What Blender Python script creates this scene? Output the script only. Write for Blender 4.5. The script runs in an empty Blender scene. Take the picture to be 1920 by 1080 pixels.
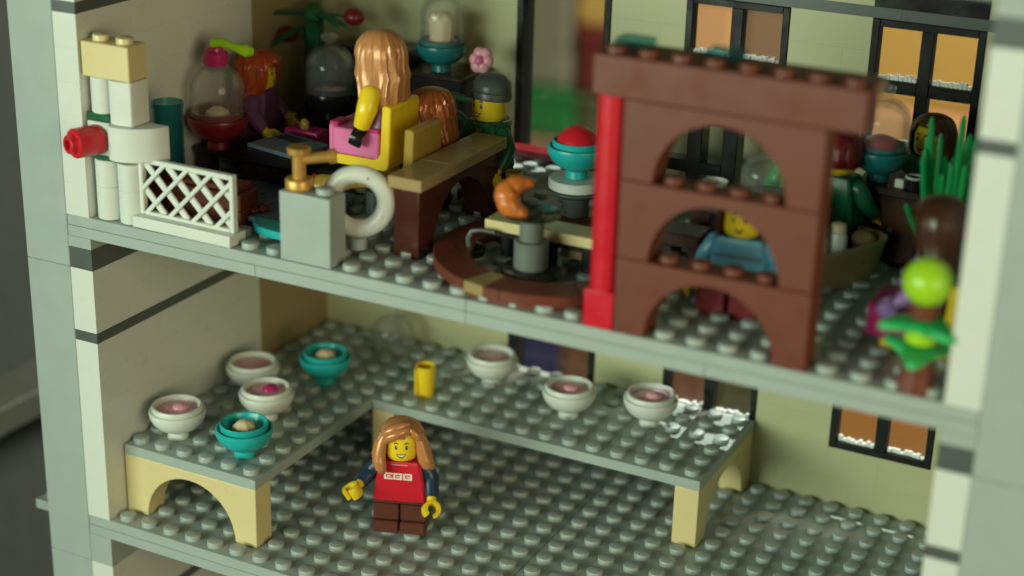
import bpy, math, random
from mathutils import Matrix, Vector
random.seed(7)
R = math.radians
PI = math.pi
S = 0.008                       # one stud pitch in metres: everything below is written in stud units
sc = bpy.context.scene
col = sc.collection

# ------------------------------------------------------------------ camera
cam_pos = (38.1646, -43.1721, 31.5153)
yaw, pitch, roll = -0.463156, -0.371319, 0.0284734
focal_px = 3162.19
right0 = Vector((math.cos(yaw), -math.sin(yaw), 0))
fwd = Vector((math.sin(yaw) * math.cos(pitch), math.cos(yaw) * math.cos(pitch), math.sin(pitch)))
up0 = right0.cross(fwd)
rgt = right0 * math.cos(roll) + up0 * math.sin(roll)
upv = rgt.cross(fwd)
cd = bpy.data.cameras.new('camera')
cam = bpy.data.objects.new('camera', cd)
col.objects.link(cam)
M = Matrix.Identity(4)
for i in range(3):
    M[i][0], M[i][1], M[i][2], M[i][3] = rgt[i], upv[i], -fwd[i], cam_pos[i] * S
cam.matrix_world = M
cd.sensor_width = 36.0
cd.lens = focal_px / 1920 * 36
cd.clip_start = 0.01
cd.clip_end = 50
cd.dof.use_dof = True
cd.dof.focus_distance = 60.0 * S
cd.dof.aperture_fstop = 6.3
cd.dof.aperture_blades = 7
sc.camera = cam

# ------------------------------------------------------------------ world, lamps, exposure
w = bpy.data.worlds.new('World'); sc.world = w; w.use_nodes = True
bg = w.node_tree.nodes['Background']
bg.inputs[0].default_value = (1.0, 0.88, 0.66, 1); bg.inputs[1].default_value = 0.042

def area(name, pos, target, sx, sy, watts, color):
    ld = bpy.data.lights.new(name, 'AREA'); ld.shape = 'RECTANGLE'
    ld.size = sx * S; ld.size_y = sy * S; ld.energy = watts; ld.color = color
    o = bpy.data.objects.new(name, ld); col.objects.link(o)
    o.location = Vector(pos) * S
    o.rotation_euler = (Vector(target) - Vector(pos)).to_track_quat('-Z', 'Y').to_euler()
    return o
area('window_key_lamp', (-28, -91, 26), (14, 4, 11), 90, 34, 6.9, (0.84, 1.0, 0.78))
area('room_fill_lamp', (95, -50, 28), (8, 5, 8), 50, 44, 2.2, (1.0, 0.87, 0.52))
area('backdrop_lamp', (70, 75, 90), (10, 130, -5), 40, 40, 20.0, (1.0, 0.88, 0.70))
def spot(name, pos, target, watts, cone, color=(0.92, 1.0, 0.92)):
    ld = bpy.data.lights.new(name, 'SPOT'); ld.energy = watts; ld.color = color
    ld.shadow_soft_size = 0.008; ld.spot_size = R(cone); ld.spot_blend = 0.25
    o = bpy.data.objects.new(name, ld); col.objects.link(o)
    o.location = Vector(pos) * S
    o.rotation_euler = (Vector(target) - Vector(pos)).to_track_quat('-Z', 'Y').to_euler()
    return o
spot('back_window_lamp', (22, 45, 92), (20, 15.5, 9), 45, 26)          # light on the sills of the back windows
spot('table_patch_spot', (14, 78, 74), (18.2, 15.3, 4.0), 38, 4.6)      # added narrow spot, throws a light patch onto the table through the window

vs = sc.view_settings
vs.view_transform = 'Standard'; vs.look = 'None'; vs.exposure = 0.0; vs.gamma = 1.0
vs.use_curve_mapping = False
sc.cycles.use_denoising = True
sc.cycles.max_bounces = 10
sc.cycles.transparent_max_bounces = 24
sc.cycles.sample_clamp_indirect = 4.0

# ------------------------------------------------------------------ materials
def plastic(name, c, rough=0.34, metallic=0.0, var=0.02, bump=0.04, sss=0.0, coat=0.0):
    m = bpy.data.materials.new(name); m.use_nodes = True
    nt = m.node_tree; b = nt.nodes['Principled BSDF']
    tc = nt.nodes.new('ShaderNodeTexCoord')
    n1 = nt.nodes.new('ShaderNodeTexNoise'); n1.inputs['Scale'].default_value = 140; n1.inputs['Detail'].default_value = 4
    n2 = nt.nodes.new('ShaderNodeTexNoise'); n2.inputs['Scale'].default_value = 1500; n2.inputs['Detail'].default_value = 3
    nt.links.new(tc.outputs['Object'], n1.inputs['Vector']); nt.links.new(tc.outputs['Object'], n2.inputs['Vector'])
    mx = nt.nodes.new('ShaderNodeMix'); mx.data_type = 'RGBA'
    mx.inputs[6].default_value = (*[v * (1 - var) for v in c], 1)
    mx.inputs[7].default_value = (*[min(1, v * (1 + var) + 0.002) for v in c], 1)
    nt.links.new(n1.outputs['Fac'], mx.inputs[0]); nt.links.new(mx.outputs[2], b.inputs['Base Color'])
    mr = nt.nodes.new('ShaderNodeMapRange')
    mr.inputs['From Min'].default_value = 0.3; mr.inputs['From Max'].default_value = 0.7
    mr.inputs['To Min'].default_value = rough * 0.8; mr.inputs['To Max'].default_value = rough * 1.35
    nt.links.new(n1.outputs['Fac'], mr.inputs['Value']); nt.links.new(mr.outputs[0], b.inputs['Roughness'])
    bp = nt.nodes.new('ShaderNodeBump'); bp.inputs['Strength'].default_value = bump; bp.inputs['Distance'].default_value = 0.0002
    nt.links.new(n2.outputs['Fac'], bp.inputs['Height']); nt.links.new(bp.outputs[0], b.inputs['Normal'])
    b.inputs['Metallic'].default_value = metallic
    b.inputs['IOR'].default_value = 1.48
    return m

def clear(name, tint, gloss=0.12, body=0.0, body_col=(0.8, 0.85, 0.85)):
    m = bpy.data.materials.new(name); m.use_nodes = True
    nt = m.node_tree; nt.nodes.clear()
    out = nt.nodes.new('ShaderNodeOutputMaterial')
    tr = nt.nodes.new('ShaderNodeBsdfTransparent'); tr.inputs[0].default_value = (*tint, 1)
    gl = nt.nodes.new('ShaderNodeBsdfGlossy'); gl.inputs['Roughness'].default_value = 0.08
    lw = nt.nodes.new('ShaderNodeFresnel'); lw.inputs[0].default_value = 1.28
    tc = nt.nodes.new('ShaderNodeTexCoord'); n = nt.nodes.new('ShaderNodeTexNoise'); n.inputs['Scale'].default_value = 250
    bp = nt.nodes.new('ShaderNodeBump'); bp.inputs['Strength'].default_value = 0.25; bp.inputs['Distance'].default_value = 0.0004
    nt.links.new(tc.outputs['Object'], n.inputs['Vector']); nt.links.new(n.outputs['Fac'], bp.inputs['Height'])
    nt.links.new(bp.outputs[0], gl.inputs['Normal'])
    df = nt.nodes.new('ShaderNodeBsdfPrincipled'); df.inputs['Base Color'].default_value = (*body_col, 1); df.inputs['Roughness'].default_value = 0.2
    m0 = nt.nodes.new('ShaderNodeMixShader'); m0.inputs[0].default_value = body
    nt.links.new(tr.outputs[0], m0.inputs[1]); nt.links.new(df.outputs[0], m0.inputs[2])
    mx = nt.nodes.new('ShaderNodeMixShader')
    mn = nt.nodes.new('ShaderNodeMath'); mn.operation = 'MINIMUM'; mn.inputs[1].default_value = 0.30
    nt.links.new(lw.outputs[0], mn.inputs[0])
    nt.links.new(mn.outputs[0], mx.inputs[0]); nt.links.new(m0.outputs[0], mx.inputs[1]); nt.links.new(gl.outputs[0], mx.inputs[2])
    nt.links.new(mx.outputs[0], out.inputs[0])
    return m

MT = {
 'grey': plastic('light_grey_plastic', (0.36, 0.42, 0.40), 0.38),
 'dgrey': plastic('dark_grey_plastic', (0.085, 0.10, 0.095), 0.35),
 'white': plastic('white_plastic', (0.67, 0.70, 0.66), 0.30),
 'tan': plastic('tan_plastic', (0.70, 0.58, 0.30), 0.32),
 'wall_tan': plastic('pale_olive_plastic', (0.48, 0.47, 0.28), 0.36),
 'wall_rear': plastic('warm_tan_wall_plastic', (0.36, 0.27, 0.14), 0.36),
 'mgrey': plastic('medium_grey_plastic', (0.15, 0.175, 0.16), 0.35),
 'dtan': plastic('dark_tan_plastic', (0.34, 0.24, 0.10), 0.32),
 'brown': plastic('reddish_brown_plastic', (0.145, 0.031, 0.014), 0.46),
 'dbrown': plastic('dark_brown_plastic', (0.030, 0.012, 0.008), 0.25),
 'cbrown': plastic('counter_brown_plastic', (0.065, 0.015, 0.010), 0.20),
 'red': plastic('red_plastic', (0.60, 0.012, 0.028), 0.30),
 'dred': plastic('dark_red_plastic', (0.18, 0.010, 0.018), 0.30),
 'yellow': plastic('yellow_plastic', (0.86, 0.60, 0.02), 0.28),
 'gold': plastic('pearl_gold_plastic', (0.60, 0.34, 0.09), 0.32, metallic=0.45),
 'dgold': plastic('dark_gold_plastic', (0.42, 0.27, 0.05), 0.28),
 'teal': plastic('azure_teal_plastic', (0.016, 0.42, 0.42), 0.26),
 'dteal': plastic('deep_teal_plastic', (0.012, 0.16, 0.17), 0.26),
 'pink': plastic('bright_pink_plastic', (0.72, 0.16, 0.38), 0.30),
 'magenta': plastic('magenta_plastic', (0.50, 0.02, 0.16), 0.28),
 'lpink': plastic('light_pink_plastic', (0.82, 0.38, 0.46), 0.30),
 'purple': plastic('lavender_plastic', (0.30, 0.16, 0.42), 0.32),
 'dpurple': plastic('plum_plastic', (0.16, 0.05, 0.16), 0.32),
 'lime': plastic('lime_plastic', (0.36, 0.66, 0.02), 0.25),
 'green': plastic('bright_green_plastic', (0.015, 0.45, 0.12), 0.28),
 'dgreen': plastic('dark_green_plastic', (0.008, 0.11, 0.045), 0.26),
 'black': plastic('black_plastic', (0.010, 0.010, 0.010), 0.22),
 'navy': plastic('dark_blue_plastic', (0.012, 0.035, 0.075), 0.28),
 'slate': plastic('sand_blue_plastic', (0.12, 0.18, 0.24), 0.30),
 'blue': plastic('light_blue_plastic', (0.12, 0.40, 0.60), 0.30),
 'hair_girl': plastic('copper_blonde_hair_plastic', (0.55, 0.23, 0.085), 0.24, metallic=0.15),
 'hair_tan': plastic('caramel_hair_plastic', (0.56, 0.25, 0.095), 0.26, metallic=0.12),
 'hair_orange': plastic('copper_hair_plastic', (0.44, 0.125, 0.030), 0.22, metallic=0.15),
 'hair_red': plastic('orange_red_hair_plastic', (0.42, 0.06, 0.012), 0.25),
 'hair_brown': plastic('brown_hair_plastic', (0.070, 0.024, 0.012), 0.22),
 'leg_brown': plastic('brown_leg_plastic', (0.105, 0.030, 0.020), 0.32),
 'croissant': plastic('croissant_orange_plastic', (0.62, 0.17, 0.030), 0.25),
 'cream': plastic('cream_plastic', (0.78, 0.62, 0.42), 0.35),
 'print_black': plastic('black_print', (0.012, 0.010, 0.008), 0.4, bump=0.0),
 'print_white': plastic('white_print', (0.78, 0.72, 0.68), 0.4, bump=0.0),
 'glass': clear('clear_window_plastic', (0.93, 0.93, 0.90)),
 'dome': clear('clear_dome_plastic', (0.97, 0.975, 0.97), body=0.05),
 'smoke': clear('smoky_clear_plastic', (0.45, 0.48, 0.44), body=0.10, body_col=(0.2, 0.22, 0.2)),
 'tteal': clear('clear_teal_plastic', (0.42, 0.72, 0.74), body=0.10, body_col=(0.02, 0.2, 0.24)),
 'tpink': clear('clear_pink_plastic', (0.85, 0.45, 0.55), body=0.9, body_col=(0.82, 0.36, 0.48)),
 'glint': clear('glint_white_plastic', (0.9, 0.92, 0.9), body=0.85, body_col=(0.9, 0.92, 0.9)),  # near-opaque white, imitates light sparkling at the pane foot
 'wallpaint': plastic('grey_green_wall_paint', (0.064, 0.088, 0.078), 0.7),
 'sill': plastic('pale_sill_paint', (0.082, 0.10, 0.082), 0.6),
 'table': plastic('grey_table_top', (0.10, 0.11, 0.09), 0.5),
 'b_peach': plastic('peach_card', (0.72, 0.40, 0.20), 0.7), 'b_taupe': plastic('taupe_card', (0.30, 0.19, 0.12), 0.7),
 'b_yellow': plastic('mustard_card', (0.60, 0.38, 0.10), 0.7), 'b_orange': plastic('orange_card', (0.56, 0.25, 0.07), 0.7),
 'b_green': plastic('green_card', (0.02, 0.20, 0.05), 0.7), 'b_maroon': plastic('maroon_card', (0.16, 0.02, 0.02), 0.7),
 'b_greige': plastic('grey_card', (0.22, 0.22, 0.17), 0.7), 'b_blue': plastic('blue_card', (0.03, 0.03, 0.14), 0.7),
 'b_olive': plastic('olive_card', (0.10, 0.11, 0.05), 0.7), 'b_brown': plastic('brown_card', (0.22, 0.10, 0.06), 0.7),
}

# ------------------------------------------------------------------ mesh builder (stud units)
class MB:
    def __init__(s): s.v = []; s.f = []
    def add(s, vs, fs, xf=None):
        o = len(s.v)
        s.v += [tuple(xf @ Vector(p)) if xf else tuple(p) for p in vs]
        s.f += [tuple(i + o for i in f) for f in fs]
        return s
    def box(s, x0, x1, y0, y1, z0, z1, b=0.025, xf=None):
        b = min(b, (x1 - x0) * .4, (y1 - y0) * .4, (z1 - z0) * .4)
        lo, hi = (x0, y0, z0), (x1, y1, z1)
        V = []; idx = {}
        for sx in (0, 1):
            for sy in (0, 1):
                for sz in (0, 1):
                    sg = (sx, sy, sz)
                    for ax in range(3):
                        p = []
                        for k in range(3):
                            e = hi[k] if sg[k] else lo[k]
                            if k != ax: e += -b if sg[k] else b
                            p.append(e)
                        idx[(sg, ax)] = len(V); V.append(p)
        F = []
        for ax in range(3):
            u, v = (ax + 1) % 3, (ax + 2) % 3
            for sd in (0, 1):
                q = []
                for a, c in ((0, 0), (1, 0), (1, 1), (0, 1)):
                    sg = [0, 0, 0]; sg[ax] = sd; sg[u] = a; sg[v] = c
                    q.append(idx[(tuple(sg), ax)])
                F.append(tuple(q) if sd else tuple(q[::-1]))
        for ax in range(3):
            u, v = (ax + 1) % 3, (ax + 2) % 3
            for a in (0, 1):
                for c in (0, 1):
                    g0 = [0, 0, 0]; g0[u] = a; g0[v] = c; g1 = list(g0); g1[ax] = 1
                    q = [idx[(tuple(g0), u)], idx[(tuple(g1), u)], idx[(tuple(g1), v)], idx[(tuple(g0), v)]]
                    F.append(tuple(q) if (a == c) else tuple(q[::-1]))
        for sx in (0, 1):
            for sy in (0, 1):
                for sz in (0, 1):
                    sg = (sx, sy, sz)
                    q = [idx[(sg, 0)], idx[(sg, 1)], idx[(sg, 2)]]
                    F.append(tuple(q) if (sx + sy + sz) % 2 == 1 else tuple(q[::-1]))
        return s.add(V, F, xf)
    def lathe(s, prof, c=(0, 0, 0), n=28, xf=None, sx=1.0, sy=1.0, wob=None):
        V = []; F = []
        k = len(prof)
        for (r, z) in prof:
            for i in range(n):
                a = 2 * PI * i / n
                rr = r * (wob(a, z) if wob else 1)
                V.append((c[0] + rr * sx * math.cos(a), c[1] + rr * sy * math.sin(a), c[2] + z))
        for j in range(k - 1):
            for i in range(n):
                i2 = (i + 1) % n
                F.append((j * n + i, j * n + i2, (j + 1) * n + i2, (j + 1) * n + i))
        if prof[0][0] > 1e-6: F.append(tuple(range(n - 1, -1, -1)))
        if prof[-1][0] > 1e-6: F.append(tuple(range((k - 1) * n, k * n)))
        return s.add(V, F, xf)
    def cyl(s, c, r, h, n=20, b=0.02, xf=None):
        b = min(b, r * .4, h * .4)
        return s.lathe([(r - b, 0), (r, b), (r, h - b), (r - b, h)], c, n, xf)
    def stud(s, x, y, z): return s.lathe([(0.3, 0), (0.3, 0.17), (0.285, 0.20), (0.265, 0.208)], (x, y, z), 14)
    def prism(s, poly, y0, y1, xf=None):        # poly in (x,z), extruded along y
        n = len(poly)
        V = [(p[0], y0, p[1]) for p in poly] + [(p[0], y1, p[1]) for p in poly]
        F = [tuple(range(n)), tuple(range(2 * n - 1, n - 1, -1))]
        F += [((i + 1) % n, i, n + i, n + (i + 1) % n) for i in range(n)]
        return s.add(V, F, xf)
    def tube(s, path, rad, n=12, xf=None, flat=1.0):
        path = [Vector(p) for p in path]; V = []; F = []
        if not hasattr(rad, '__len__'): rad = [rad] * len(path)
        prev = None
        for i, p in enumerate(path):
            t = (path[min(i + 1, len(path) - 1)] - path[max(i - 1, 0)]).normalized()
            if prev is None:
                a = Vector((0, 0, 1)) if abs(t.z) < 0.9 else Vector((1, 0, 0))
                u = t.cross(a).normalized()
            else: u = (prev - t * prev.dot(t)).normalized()
            prev = u; v = t.cross(u)
            for k in range(n):
                a = 2 * PI * k / n
                V.append(p + (u * math.cos(a) + v * math.sin(a) * flat) * rad[i])
        for j in range(len(path) - 1):
            for k in range(n):
                k2 = (k + 1) % n
                F.append((j * n + k, j * n + k2, (j + 1) * n + k2, (j + 1) * n + k))
        F.append(tuple(range(n - 1, -1, -1))); m = (len(path) - 1) * n; F.append(tuple(range(m, m + n)))
        return s.add(V, F, xf)
    def ball(s, c, rx, ry=None, rz=None, n=18, m=10, xf=None):
        ry = ry or rx; rz = rz or rx
        pr = [(math.sin(PI * j / m), -math.cos(PI * j / m)) for j in range(m + 1)]
        V = []; F = []
        for (r, z) in pr[1:-1]:
            for i in range(n):
                a = 2 * PI * i / n
                V.append((c[0] + rx * r * math.cos(a), c[1] + ry * r * math.sin(a), c[2] + rz * z))
        b = len(V); V.append((c[0], c[1], c[2] - rz)); t = b + 1; V.append((c[0], c[1], c[2] + rz))
        for j in range(m - 2):
            for i in range(n):
                i2 = (i + 1) % n
                F.append((j * n + i, j * n + i2, (j + 1) * n + i2, (j + 1) * n + i))
        for i in range(n):
            F.append((b, (i + 1) % n, i)); F.append((t, (m - 2) * n + i, (m - 2) * n + (i + 1) % n))
        return s.add(V, F, xf)
    def ringseg(s, c, r0, r1, z0, z1, a0, a1, n=24):
        V = []; F = []
        for i in range(n + 1):
            a = a0 + (a1 - a0) * i / n; ca, sa = math.cos(a), math.sin(a)
            bz = 0.03
            for (r, z) in ((r0, z0), (r1, z0), (r1, z1 - bz), (r1 - bz, z1), (r0 + bz, z1), (r0, z1 - bz)):
                V.append((c[0] + r * ca, c[1] + r * sa, z))
        for i in range(n):
            for k in range(6):
                k2 = (k + 1) % 6
                F.append((i * 6 + k, i * 6 + k2, (i + 1) * 6 + k2, (i + 1) * 6 + k))
        F.append(tuple(range(5, -1, -1))); F.append(tuple(n * 6 + k for k in range(6)))
        return s.add(V, F)
    def torus(s, c, Rm, r, axis='Y', n=40, m=14, flat=1.0, xf=None):
        V = []; F = []
        for i in range(n):
            a = 2 * PI * i / n
            for j in range(m):
                b = 2 * PI * j / m
                rr = Rm + r * math.cos(b); h = r * flat * math.sin(b)
                V.append((c[0] + rr * math.cos(a), c[1] + h, c[2] + rr * math.sin(a)) if axis == 'Y'
                         else (c[0] + rr * math.cos(a), c[1] + rr * math.sin(a), c[2] + h))
        for i in range(n):
            for j in range(m):
                F.append((i * m + j, ((i + 1) % n) * m + j, ((i + 1) % n) * m + (j + 1) % m, i * m + (j + 1) % m))
        return s.add(V, F, xf)
    def mesh(s, name, angle=35):
        me = bpy.data.meshes.new(name)
        me.from_pydata([(x * S, y * S, z * S) for x, y, z in s.v], [], s.f)
        me.validate()
        import bmesh
        bm = bmesh.new(); bm.from_mesh(me); bmesh.ops.recalc_face_normals(bm, faces=bm.faces); bm.to_mesh(me); bm.free()
        me.polygons.foreach_set('use_smooth', [True] * len(me.polygons))
        me.set_sharp_from_angle(angle=R(angle))
        return me
    def build(s, name, mat, parent=None, loc=None, angle=35):
        me = s.mesh(name, angle); me.materials.append(MT[mat])
        return link(name, me, parent, loc)

def link(name, data, parent=None, loc=None):
    o = bpy.data.objects.new(name, data); col.objects.link(o)
    if parent: o.parent = parent
    if loc: o.location = Vector(loc) * S
    return o
def tag(o, label=None, cat=None, group=None, kind=None):
    if label: o['label'] = label
    if cat: o['category'] = cat
    if group: o['group'] = group
    if kind: o['kind'] = kind
    return o
def thing(name, label, cat, loc=(0, 0, 0), rz=0.0, group=None):
    o = bpy.data.objects.new(name, None); col.objects.link(o)
    o.empty_display_size = 0.004
    o.location = Vector(loc) * S; o.rotation_euler = (0, 0, R(rz))
    return tag(o, label, cat, group)
brick_cache = {}
def brick(parent, x0, x1, y0, y1, z0, z1, mat, name='brick', g=0.0008, b=0.004):
    key = (round(x1 - x0, 3), round(y1 - y0, 3), round(z1 - z0, 3), mat, name)
    if key not in brick_cache:
        m = MB().box(g, x1 - x0 - g, g, y1 - y0 - g, g * .6, z1 - z0 - g * .6, b)
        me = m.mesh(name); me.materials.append(MT[mat]); brick_cache[key] = me
    return link(name, brick_cache[key], parent, (x0, y0, z0))

# ================================================================== THE TOY BUILDING
bld = thing('toy_building', 'open-fronted toy brick building with grey floors, white side walls and olive back wall', 'toy building', (0, 0, 0))

# floors: a core plus separate studded plates
def floor_part(z, studs=True):
    core = MB().box(-0.9, 30.9, 0.1, 15.9, z - 0.72, z - 0.08, 0.01).build('floor', 'grey', bld)
    for (x0, x1) in ((-1, 7), (7, 15), (15, 23), (23, 31)):
        brick(core, x0, x1, 0, 16, z - 0.8, z - 0.4, 'grey', 'plate', g=0.01)
    for k, (x0, x1) in enumerate(((-1, 15), (15, 31))):
        m = MB().box(x0 + .008, x1 - .008, 0.008, 15.992, z - 0.395, z, 0.02)
        if studs:
            for i in range(int(x0), int(x1)):
                for j in range(0, 15):
                    if 0 <= i < 30 and not (z > 6 and 20 <= i < 26 and j < 1 and not (21 <= i < 25)):
                        m.stud(i + .5, j + .5, z - 0.002)
        m.build('plate', 'grey', core)
    return core
floor_part(0); floor_part(12); floor_part(24, False)

# side walls
def split(a, b, pat):
    out = []; p = a; k = 0
    while p < b - 1e-6:
        q = min(b, p + pat[k % len(pat)]); out.append((p, q)); p = q; k += 1
    return out
def side_wall(x0, x1, name):
    core = MB().box(x0 + .1, x1 - .1, .1, 15.9, -12, 24, 0.01).build(name, 'grey', bld)
    for base in (-12, 0, 12):
        zs = []; z = base
        for k in range(6): zs.append((z, z + 1.2, 'w')); z += 1.2
        zs.append((z, z + .4, 'dgrey')); z += .4
        for k in range(2): zs.append((z, z + 1.2, 'w')); z += 1.2
        zs.append((z, z + .8, 'dgrey' if base >= 0 else 'grey')); z += .8
        zs.append((z, z + .4, 'grey'))
        for k, (za, zb, mm) in enumerate(zs):
            if base < 0 and zb < -5.5: continue
            pat = ((4, 4, 2), (2, 4, 4), (3, 4, 3))[k % 3]
            if mm == 'w':
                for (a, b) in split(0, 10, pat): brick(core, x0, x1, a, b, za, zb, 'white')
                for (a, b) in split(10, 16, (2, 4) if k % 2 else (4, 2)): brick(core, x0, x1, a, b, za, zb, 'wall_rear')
            else:
                for (a, b) in split(0, 16, (8, 8)): brick(core, x0, x1, a, b, za, zb, mm, 'plate')
side_wall(-1, 0, 'left_wall'); side_wall(30, 31, 'right_wall')

# back wall with openings for a door and two windows on each storey
def back_wall():
    core = MB()
    OP = [(9, 13, 0.0), (16, 20, 2.4), (23, 27, 2.4)]
    for base in (0, 12):
        core.box(0, 30, 15.1, 15.9, base + 7.22, base + 11.1, 0.01)
        p = 0
        for (a, b, s0) in OP:
            core.box(p + .01, a - .1, 15.1, 15.9, base, base + 7.2, 0.01)
            if s0: core.box(a - .1, b + .1, 15.1, 15.9, base, base + s0 - .1, 0.01)
            p = b + .1
        core.box(p, 29.9, 15.1, 15.9, base, base + 7.2, 0.01)
    core = core.build('back_wall', 'wall_tan', bld)
    for base in (0, 12):
        for k in range(6):
            za = base + 1.2 * k; p = 0; spans = []
            for (a, b, s0) in OP:
                if 1.2 * k >= s0 - 1e-6:
                    spans.append((p, a)); p = b
            spans.append((p, 30))
            for (a, b) in spans:
                for (u, v) in split(a, b, ((4, 4, 3), (2, 4, 4), (3, 4, 2))[k % 3]):
                    brick(core, u, v, 15, 16, za, za + 1.2, 'wall_tan')
        for (u, v) in split(0, 30, (8, 8, 8)): brick(core, u, v, 14.98, 16, base + 7.2, base + 7.6, 'dgrey', 'plate')
        for k in range(3):
            za = base + 7.6 + 1.2 * k
            for (u, v) in split(0, 30, ((4, 4, 3), (2, 4, 4), (3, 4, 2))[k]):
                if k == 0 and u < 27 and v > 23: 
                    if u < 23: brick(core, u, 23, 15, 16, za, za + 1.2, 'wall_tan')
                    if v > 27: brick(core, 27, v, 15, 16, za, za + 1.2, 'wall_tan')
                    continue
                brick(core, u, v, 15, 16, za, min(za + 1.2, base + 11.19), 'wall_tan')
        # black arched cap above the right window
        poly = [(23.02, base + 7.62), (26.98, base + 7.62), (26.98, base + 8.2)]
        poly += [(26.98 - .5 + .5 * math.cos(t), base + 8.25 + .5 * math.sin(t)) for t in [R(q) for q in range(0, 91, 15)]]
        poly += [(23.52 - .5 * math.sin(t), base + 8.25 + .5 * math.cos(t)) for t in [R(q) for q in range(0, 91, 15)]]
        MB().prism(poly, 14.95, 15.9).build('window_cap', 'black', bld)
back_wall()

def window(x0, x1, z0, z1):
    m = MB(); y0, y1 = 14.95, 15.50; t = 0.28; e = .012
    xm = (x0 + x1) / 2; zm = (z0 + z1) / 2
    m.box(x0 + e, x0 + t, y0, y1, z0 + e, z1 - e); m.box(x1 - t, x1 - e, y0, y1, z0 + e, z1 - e)
    m.box(x0 + t, x1 - t, y0 + .01, y1 - .01, z0 + e, z0 + t); m.box(x0 + t, x1 - t, y0 + .01, y1 - .01, z1 - t, z1 - e)
    m.box(xm - .22, xm + .22, y0 + .02, y1 - .02, z0 + t, z1 - t)
    f = m.build('window', 'black', bld)
    for (a, b) in ((x0 + t, xm - .22), (xm + .22, x1 - t)):
        MB().box(a, b, y0 + .06, y1 - .06, zm - .22, zm + .22).build('glazing_bar', 'black', f)
        for (p, q) in ((z0 + t, zm - .22), (zm + .22, z1 - t)):
            # each clear pane is a thin sheet; white foot strip imitates light glints
            MB().box(a + .01, b - .01, 15.30, 15.36, p + .01, q - .01, 0.01).build('pane', 'glass', f)
            glint_strip = MB(); n = 9
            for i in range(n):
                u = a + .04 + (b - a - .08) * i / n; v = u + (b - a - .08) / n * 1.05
                glint_strip.box(u, v, 15.06 + random.uniform(0, .08), 15.28, p + .012, p + .10 + random.uniform(0, .16), 0.03)
            glint_strip.build('pane_glint', 'glint', f)
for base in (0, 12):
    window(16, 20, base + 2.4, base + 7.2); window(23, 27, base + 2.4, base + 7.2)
    m = MB(); e = .012
    m.box(9 + e, 9.3, 14.95, 15.95, base + .01, base + 7.19); m.box(12.7, 13 - e, 14.95, 15.95, base + .01, base + 7.19)
    m.box(9.3, 12.7, 14.96, 15.94, base + 6.9, base + 7.19); m.box(9.3, 12.7, 14.96, 15.94, base + .01, base + .14)
    d = m.build('door', 'black', bld)
    MB().box(9.31, 12.69, 15.5, 15.56, base + .15, base + 6.89, .01).build('pane', 'glass', d)

# grey corner pillars, made of tall segments
def pillar(x0, x1, name):
    core = MB().box(x0 + .1, x1 - .1, .1, 1.9, -13, 27, .01).build(name, 'grey', bld)
    for (a, b) in ((-14, -2), (-2, 10), (10, 22), (22, 34)):
        brick(core, x0, x1, -0.02, 2, a, b, 'grey', 'panel', g=0.008, b=0.03)
    return core
lp = pillar(-3, -1, 'left_pillar'); pillar(31, 33.5, 'right_pillar')
m = MB().box(-4.1, -2.98, .5, 1.5, -.8, -.4, .03); m.stud(-3.55, 1.0, -.402); m.build('plate', 'grey', lp)

# ================================================================== BACKGROUND
tag(MB().box(-160, 200, -60, 260, -64, -62).build('table_top', 'table'), kind='structure')
tag(MB().box(-180, 220, 200, 204, -62, 120).build('room_wall', 'wallpaint'), kind='structure')
sw = tag(MB().box(-20, -17, -20, 45, -62, 70).build('side_wall', 'wallpaint'), kind='structure')
sl_ = MB().box(-16.98, -14.2, -20, 45, -4.0, -2.6, .1)
tag(sl_.build('window_sill', 'sill'), kind='structure')
def bgbox(x0, x1, z0, z1, mat, label, y0=118, dy=26):
    xc, yc = (x0 + x1) / 2, y0 + dy / 2
    m = MB().box(x0 - xc, x1 - xc, -dy / 2, dy / 2, 0, z1 - z0 - .05, .6)
    m.box(x0 - xc - .25, x1 - xc + .25, -dy / 2 - .25, dy / 2 + .25, (z1 - z0) * .80, (z1 - z0) - .3, .3)
    o = m.build('storage_box', mat, None, (xc, yc, z0))
    tag(o, label, 'box', 'blurred boxes stacked behind the toy building')
bgbox(-47, -36.5, -62, -36, 'b_blue', 'blurred dark blue box seen low through the lower doorway')
bgbox(-47, -36.5, -36, -20.2, 'b_taupe', 'blurred taupe box between the blue and the green box beyond the door')
bgbox(-43, -35.4, -20.2, -14.6, 'b_green', 'blurred green box seen at the foot of the upper doorway')
bgbox(-43.5, -36.2, -14.6, 6, 'b_greige', 'blurred grey box above the green one in the upper doorway')
bgbox(-36.1, -28, -62, -36, 'b_brown', 'blurred brown box beside the blue one in the lower doorway')
bgbox(-36.1, -28, -36, -20.2, 'b_olive', 'blurred olive box just above the brown box behind the doors')
bgbox(-35.1, -28, -20.2, -14.6, 'b_olive', 'blurred small olive box beside the green one in the upper doorway')
bgbox(-35.4, -28, -14.6, -7.4, 'b_maroon', 'blurred maroon box at the right side of the upper doorway')
bgbox(-35.8, -28, -7.4, 6, 'b_yellow', 'blurred amber box topmost at the right of the upper doorway')
bgbox(-25.5, -17.6, -62, -38, 'b_brown', 'blurred brown box seen through left pane of the lower middle window')
bgbox(-25.5, -17.6, -38, 6, 'b_peach', 'blurred tall peach box behind left pane of the upper middle window')
bgbox(-17.3, -9, -62, -38, 'b_olive', 'blurred olive box seen through right pane of the lower middle window')
bgbox(-17.3, -9, -38, 6, 'b_taupe', 'blurred taupe box behind right pane of the upper middle window')
bgbox(-6, 10, -62, -38, 'b_orange', 'blurred orange box seen through the lower right window')
bgbox(-6, 10, -38, -11, 'b_peach', 'blurred peach box behind bottom panes of the upper right window')
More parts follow.
